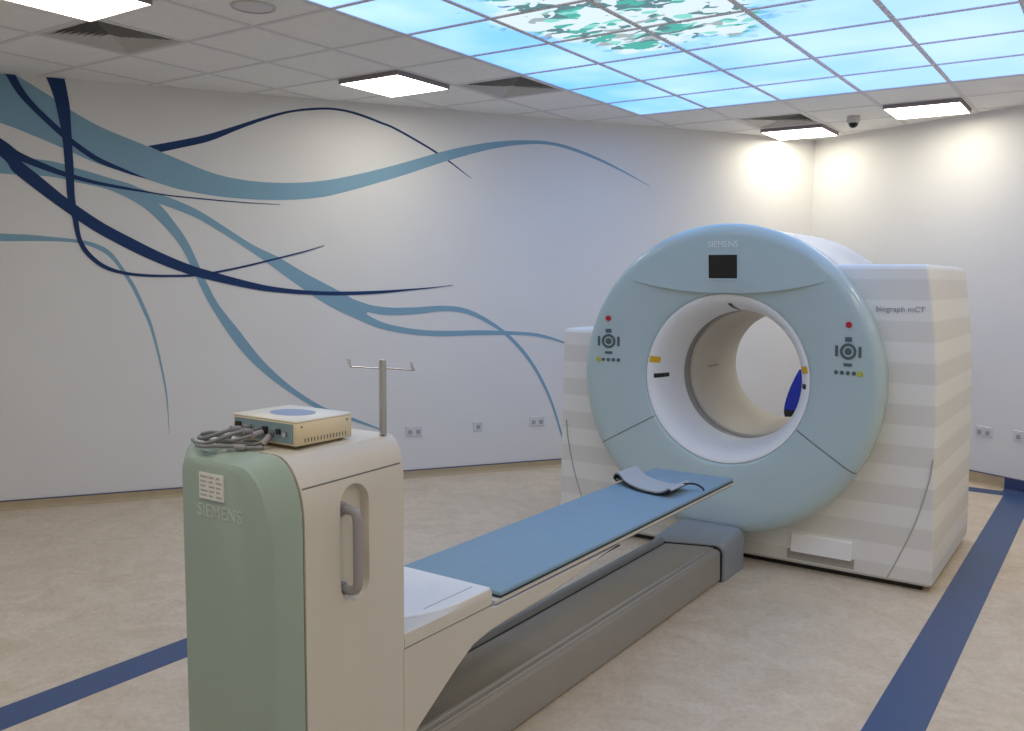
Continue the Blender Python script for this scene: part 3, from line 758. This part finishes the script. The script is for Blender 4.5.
# end block between cabinet and pallet, with its pale top plate
lo = [(-.25, 1.93), (.25, 1.93), (.25, 2.0), (.25, 2.06), (.25, 2.12), (.25, 2.2), (.25, 2.345), (.247, 2.372), (-.247, 2.372), (-.25, 2.345), (-.25, 2.2), (-.25, 2.12), (-.25, 2.06), (-.25, 2.0)]
hi = [(-.13, 1.93), (.13, 1.93), (.178, 1.99), (.210, 2.05), (.232, 2.11), (.243, 2.2), (.244, 2.345), (.242, 2.370), (-.242, 2.370), (-.244, 2.345), (-.243, 2.2), (-.232, 2.11), (-.210, 2.05), (-.178, 1.99)]
blk = loft('end_block', [[(TX+x, y, .604) for x, y in lo], [(TX+x, y, .628) for x, y in lo], [(TX+x*.97+hx*.03, y, .645) for (x, y), (hx, _) in zip(lo, hi)], [(TX+x, y, .657) for x, y in hi]], 'cabwhite', tab, angle=30)
loft('top_plate', [[(TX+x, y, .6565) for x, y in hi], [(TX+x*.985, y, .661) for x, y in hi]], 'plate', tab, angle=30)
box('plate_groove', TX+.186, TX+.19, 2.09, 2.34, .6605, .6616, 'seamlight', tab)
box('arm_joint', TX-.2505, TX+.2505, 1.931, 2.372, .6015, .6045, 'seam', tab)
# pallet
PW = .240
rings = []
for y, s in ((2.402, 1), (4.60, 1), (4.64, .985), (4.665, .93)):
    sec = [(-PW, .604), (-PW, .592), (-PW+.02, .584), (-.12, .576), (0, .573), (.12, .576), (PW-.02, .584), (PW, .592), (PW, .604)]
    rings.append([(TX+x*s, y, z) for x, z in sec])
loft('pallet', rings, 'cabwhite', tab, angle=40)
box('pallet_edge_line', TX+PW-.001, TX+PW+.0012, 2.41, 4.60, .5895, .5920, 'seam', tab)
# floor track
BX0, BX1 = -2.10, -1.812
sec = [(BX0, 0.0), (BX0, .2), (BX1-.052, .2), (BX1-.050, .198), (BX1-.036, .196), (BX1-.034, .190), (BX1-.012, .186), (BX1, .172), (BX1+.004, .03), (BX1+.004, .012), (BX1-.01, .006), (BX1-.01, 0)]
trk = loft('floor_track', [[(x, y, z) for x, z in sec] for y in (1.91, 4.80)], 'grey', tab, smooth=False)
for x_, z_ in ((BX1-.043, .1985), (BX1-.023, .1885)):
    box('track_trim', x_-.007, x_+.007, 1.95, 4.60, z_-.003, z_+.0015, 'trimgrey', trk, .0015, 1)
# rubbing ribs on the track top near the arm (one ribbed strip)
vs = []; fs = []; y = 1.95
while y < 2.95:
    b = len(vs)
    h = .2035-.0028*max(0, (y-2.6)/.35)
    for x in (BX0+.004, BX1-.056):
        vs += [(x, y, .1995), (x, y+.003, h), (x, y+.007, h), (x, y+.010, .1995)]
    fs += [[b+k, b+k+1, b+k+5, b+k+4] for k in range(3)]
    y += .0145
mk('rib_strip', vs, fs, 'grey', trk, kind='stuff')
# side rail along the far edge of the track
rs = [(BX0-.075, 0), (BX0-.075, .185), (BX0-.066, .212), (BX0-.048, .225), (BX0-.024, .225), (BX0-.010, .214), (BX0-.004, .196), (BX0-.004, 0)]
loft('track_rail', [[(x, y, z) for x, z in rs] for y in (1.92, 4.70)], 'rail', tab, angle=50)
box('rail_gap', BX0-.006, BX0+.004, 1.95, 4.66, .19, .2012, 'black', tab)
# cap where the track meets the scanner
def capring(y, zt, x0=-2.205, x1=-1.742, r=.05):
    ring = [(x0, 0.0), (x0, zt-r)]
    for k in range(1, 7):
        a = math.pi/2*k/6; ring.append((x0+r-r*math.cos(a), zt-r+r*math.sin(a)))
    for k in range(0, 6):
        a = math.pi/2*k/6; ring.append((x1-r+r*math.sin(a), zt-r+r*math.cos(a)))
    ring += [(x1, zt-r), (x1, 0.0)]
    return [(x, y, z) for x, z in ring]
def shear(ring, k): return [(x, y-k*(-1.77-x)/.43, z) for x, y, z in ring]
ck = dict(x0=-2.19, x1=-1.788)
loft('track_end_cap', [shear(capring(4.735, .210, **ck), .15), shear(capring(4.745, .220, **ck), .15), shear(capring(4.80, .238, **ck), .12), shear(capring(4.89, .250, **ck), .07), capring(4.98, .250, **ck), capring(5.028, .242, **ck)], 'cap', tab, angle=40)
loft('cap_joint', [shear(capring(4.729, .205, -2.18, -1.800), .15), shear(capring(4.74, .205, -2.18, -1.800), .15)], 'black', tab)

# mattress, a separate pad lying on the pallet
mat_o = thing('mattress_pad', 'long flat blue-grey mattress pad lying on the table pallet', 'mattress', (TX, 3.5, .605))
box('pad', -2.172, -1.712, 2.435, 4.615, .6075, .626, 'mat', mat_o, .006, 2)
box('binding', -2.174, -1.710, 2.433, 4.617, .6045, .612, 'navy', mat_o, .002, 1)

# folded restraint strap near the head end
stp = thing('restraint_strap', 'folded grey and navy body strap lying across the blue pad', 'strap', (TX, 4.1, .626))
path = [(-2.172, .632), (-2.184, .644), (-2.182, .660), (-2.165, .670), (-2.140, .664), (-2.115, .652), (-2.07, .641), (-2.00, .634), (-1.93, .6315), (-1.87, .634), (-1.83, .648), (-1.812, .660), (-1.80, .655)]
def band(name, shift, y0, y1, th, m, parent, skew=0.0):
    P = catmull(path, 5); rings = []
    for k, p in enumerate(P):
        t = P[min(k+1, len(P)-1)]-P[max(k-1, 0)]; t /= np.linalg.norm(t); n = np.array([-t[1], t[0]])
        if n[1] < 0 and abs(t[0]) > .5: n = -n
        a, b = p+n*shift, p+n*(shift+th)
        sk = skew*math.sin(math.pi*(p[0]+2.19)/.39)-.15*(-1.80-p[0])/.39
        rings.append([(a[0], y0-sk, max(a[1], .627)), (a[0], y1-sk, max(a[1], .627)), (b[0], y1-sk, max(b[1], .629)), (b[0], y0-sk, max(b[1], .629))])
    return loft(name, rings, m, parent, angle=50)
band('lining', 0, 4.00, 4.22, .006, 'navy', stp, .04)
band('webbing', .006, 4.006, 4.22, .007, 'strap', stp, .04)
tube('cord', [(-1.822, 4.14, .660), (-1.80, 4.16, .668), (-1.765, 4.21, .664), (-1.735, 4.23, .648), (-1.718, 4.23, .632)], .005, 'navy', stp, 8, 5)

# ------------------------------------------------------------------ box and cables on the cabinet
bx = thing('gating_box', 'ivory electronics box with blue oval emblem on top of the cabinet', 'electronics box', (-1.935, 1.69, 1.245))
x0, x1, y0, y1, z0, z1 = -2.045, -1.790, 1.604, 1.812, 1.244, 1.313
case = box('case', x0, x1, y0, y1, z0, z1-.006, 'ivory', bx, .003, 1)
box('lid', x0, x1, y0, y1, z1-.008, z1, 'ivorytop', bx, .003, 1)
ring = lambda z, s: [((x0+x1)/2+s*.072*math.cos(2*math.pi*k/40), (y0+y1)/2+s*.055*math.sin(2*math.pi*k/40), z) for k in range(40)]
loft('emblem', [ring(z1-.0005, 1), ring(z1+.0006, 1)], 'emblem', bx)
rp_ = box('rear_panel', x0+.012, x1-.010, y0-.003, y0+.004, z0+.006, z1-.010, 'panelblue', bx)
for k, (u, ww, hh, zz) in enumerate(((.030, .020, .028, .034), (.068, .032, .016, .036), (.108, .026, .014, .032), (.140, .018, .018, .036), (.168, .014, .014, .030), (.193, .014, .014, .036), (.218, .014, .014, .030))):
    box('connector', x0+u-ww/2, x0+u+ww/2, y0-.009, y0-.002, z0+zz-hh/2, z0+zz+hh/2, 'black' if k in (0, 3, 5) else 'steel', rp_)
for k in range(14):
    yy = y0+.03+k*.0115
    box('vent_slot', x1-.001, x1+.0004, yy, yy+.004, z0+.008, z0+.019, 'seam', case)
for yy in (y0+.02, y1-.02):
    rings = [[(x1-.001+d, yy+.003*math.cos(2*math.pi*k/10), z1-.018+.003*math.sin(2*math.pi*k/10)) for k in range(10)] for d in (0, .002)]
    loft('screw', rings, 'seam', case)
for xx in (x0+.025, x1-.025):
    for yy in (y0+.025, y1-.025):
        lathe_z('rubber_foot', [(0.0005, 1.2455), (.010, 1.2455), (.010, 1.2388), (0.0005, 1.2388)], xx, yy, 'black', bx, 12)
zc = 1.253
cb = thing('cable_bundle', 'tangled bundle of grey cables in front of the ivory box', 'cables', (-2.0, 1.55, 1.245))
def cable(pts, r, plug=None):
    pts = [(x, y, z-.010) for x, y, z in pts]
    tube('cable', pts, r, 'cable', cb, 8, 6)
    if plug is not None:
        a, b = np.array(pts[plug[0]]), np.array(pts[plug[1]]); d = (b-a)/np.linalg.norm(b-a)
        tube('plug', [tuple(a), tuple(a+d*.016), tuple(a+d*.032)], r*1.7, 'handle', cb, 8, 1)
cable([(-2.000, y0-.011, 1.283), (-2.000, y0-.035, 1.286), (-2.015, y0-.065, 1.278), (-2.050, y0-.085, 1.264), (-2.095, y0-.075, 1.257), (-2.115, y0-.050, 1.258), (-2.09, y0-.025, 1.258), (-2.03, y0-.022, 1.258)], .0055, (0, 1))
cable([(-1.955, y0-.011, 1.279), (-1.953, y0-.030, 1.283), (-1.960, y0-.055, 1.283), (-1.985, y0-.078, 1.270), (-2.03, y0-.100, 1.253), (-2.075, y0-.100, 1.250), (-2.11, y0-.085, 1.252)], .0055, (0, 1))
cable([(-1.910, y0-.011, 1.283), (-1.910, y0-.028, 1.281), (-1.93, y0-.052, 1.272), (-1.965, y0-.068, 1.262), (-2.0, y0-.060, 1.259), (-2.04, y0-.045, 1.271), (-2.075, y0-.05, 1.272), (-2.10, y0-.065, 1.266)], .005, (0, 1))
cable([(-1.880, y0-.011, 1.276), (-1.880, y0-.022, 1.268), (-1.895, y0-.036, 1.258), (-1.93, y0-.042, 1.252), (-1.99, y0-.042, 1.252), (-2.04, y0-.064, 1.251), (-2.07, y0-.086, 1.260)], .005, (0, 1))
cable([(-2.06, y0-.110, 1.246), (-2.03, y0-.112, 1.246), (-1.99, y0-.092, 1.2485), (-1.945, y0-.072, 1.2485), (-1.905, y0-.060, 1.2485), (-1.872, y0-.040, 1.249)], .005, (3, 4))

# ------------------------------------------------------------------ infusion pole stub
PX, PY = -1.752, 1.898
iv = thing('infusion_pole', 'short steel infusion pole with two hooked arms on the table cabinet', 'pole', (PX, PY, 1.24))
lathe_z('pole', [(0.0005, 1.2405), (.0105, 1.2405), (.0105, 1.452), (.0095, 1.457), (0.0005, 1.458)], PX, PY, 'steel', iv, 20)
d = np.array([.825, .565])
for s, z in ((-1, 1.437), (1, 1.428)):
    e = np.array([PX, PY])+s*.09*d
    tube('cross_arm', [(PX+s*.008*d[0], PY+s*.008*d[1], 1.433), (*(np.array([PX, PY])+s*.05*d), (1.433+z)/2), (*e, z)], .0028, 'steel', iv, 8, 4)
    for q, k in ((1, .020), (-1, .024)):
        n = np.array([-d[1], d[0]])
        tube('hook', [(*e, z), (*(e+n*q*.008), z+.001), (*(e+n*q*.013-d*.004), z+.010), (*(e+n*q*.011-d*.008), z+k)], .0026, 'steel', iv, 8, 4)

# ------------------------------------------------------------------ blue chair beyond the scanner, seen through the bore
CX, CY = -2.105, 7.62
ch = thing('office_chair', 'blue upholstered swivel chair seen through the scanner bore', 'chair', (CX, CY, 0))
rings = []
for k in range(9):
    t = k/8; z = .625+.335*t; wv = .21*(1-.75*max(0, t-.55)**2*2) - .0; wv = .228-.10*t**1.6
    dep = .035*(1-.3*t); yy = CY-.20+.05*t
    ring_ = []
    for q in range(20):
        a = 2*math.pi*q/20; c_, s_ = math.cos(a), math.sin(a)
        ring_.append((CX+wv*math.copysign(abs(c_)**.6, c_), yy+dep*math.copysign(abs(s_)**.6, s_)-.04*(1-(c_)**2)*0, z))
    rings.append(ring_)
loft('backrest', rings, 'chairblue', ch, angle=60)
r0 = rings[0]
loft('back_shell', [[(CX+(x-CX)*k, y, z+d) for x, y, z in r0] for k, d in ((.86, -.095), (.95, -.07), (1.0, -.03), (.995, .0))], 'black', ch, angle=60)
rings = []
for z, s in ((.44, .9), (.455, .98), (.49, 1), (.505, .96), (.51, .85)):
    rings.append([(CX+.24*s*math.copysign(abs(math.cos(a))**.6, math.cos(a)), CY+.04+.23*s*math.copysign(abs(math.sin(a))**.6, math.sin(a)), z) for a in [2*math.pi*q/24 for q in range(24)]])
loft('seat', rings, 'black', ch, angle=60)
tube('back_bar', [(CX, CY+.0, .43), (CX, CY-.19, .44), (CX, CY-.235, .52), (CX, CY-.215, .70)], .02, 'black', ch, 8, 5)
lathe_z('gas_column', [(.035, .08), (.035, .22), (.022, .24), (.022, .44)], CX, CY, 'black', ch, 14)
for k in range(5):
    a = 2*math.pi*k/5+.3; e = (CX+.28*math.cos(a), CY+.28*math.sin(a))
    tube('leg', [(CX, CY, .105), (CX+.15*math.cos(a), CY+.15*math.sin(a), .095), (*e, .075)], .018, 'black', ch, 8, 3)
    rings = [[(e[0]+dd*math.sin(a), e[1]-dd*math.cos(a), .03) for _ in range(1)] for dd in (0,)]
    wr = [[(e[0]+dd*(-math.sin(a))+q*math.cos(b)*math.cos(a), e[1]+dd*math.cos(a)+q*math.cos(b)*math.sin(a), .03+q*math.sin(b)) for b in [2*math.pi*n/14 for n in range(14)]] for dd, q in ((-.022, .024), (-.018, .03), (.018, .03), (.022, .024))]
    loft('castor', wr, 'dkgrey', ch, angle=50)
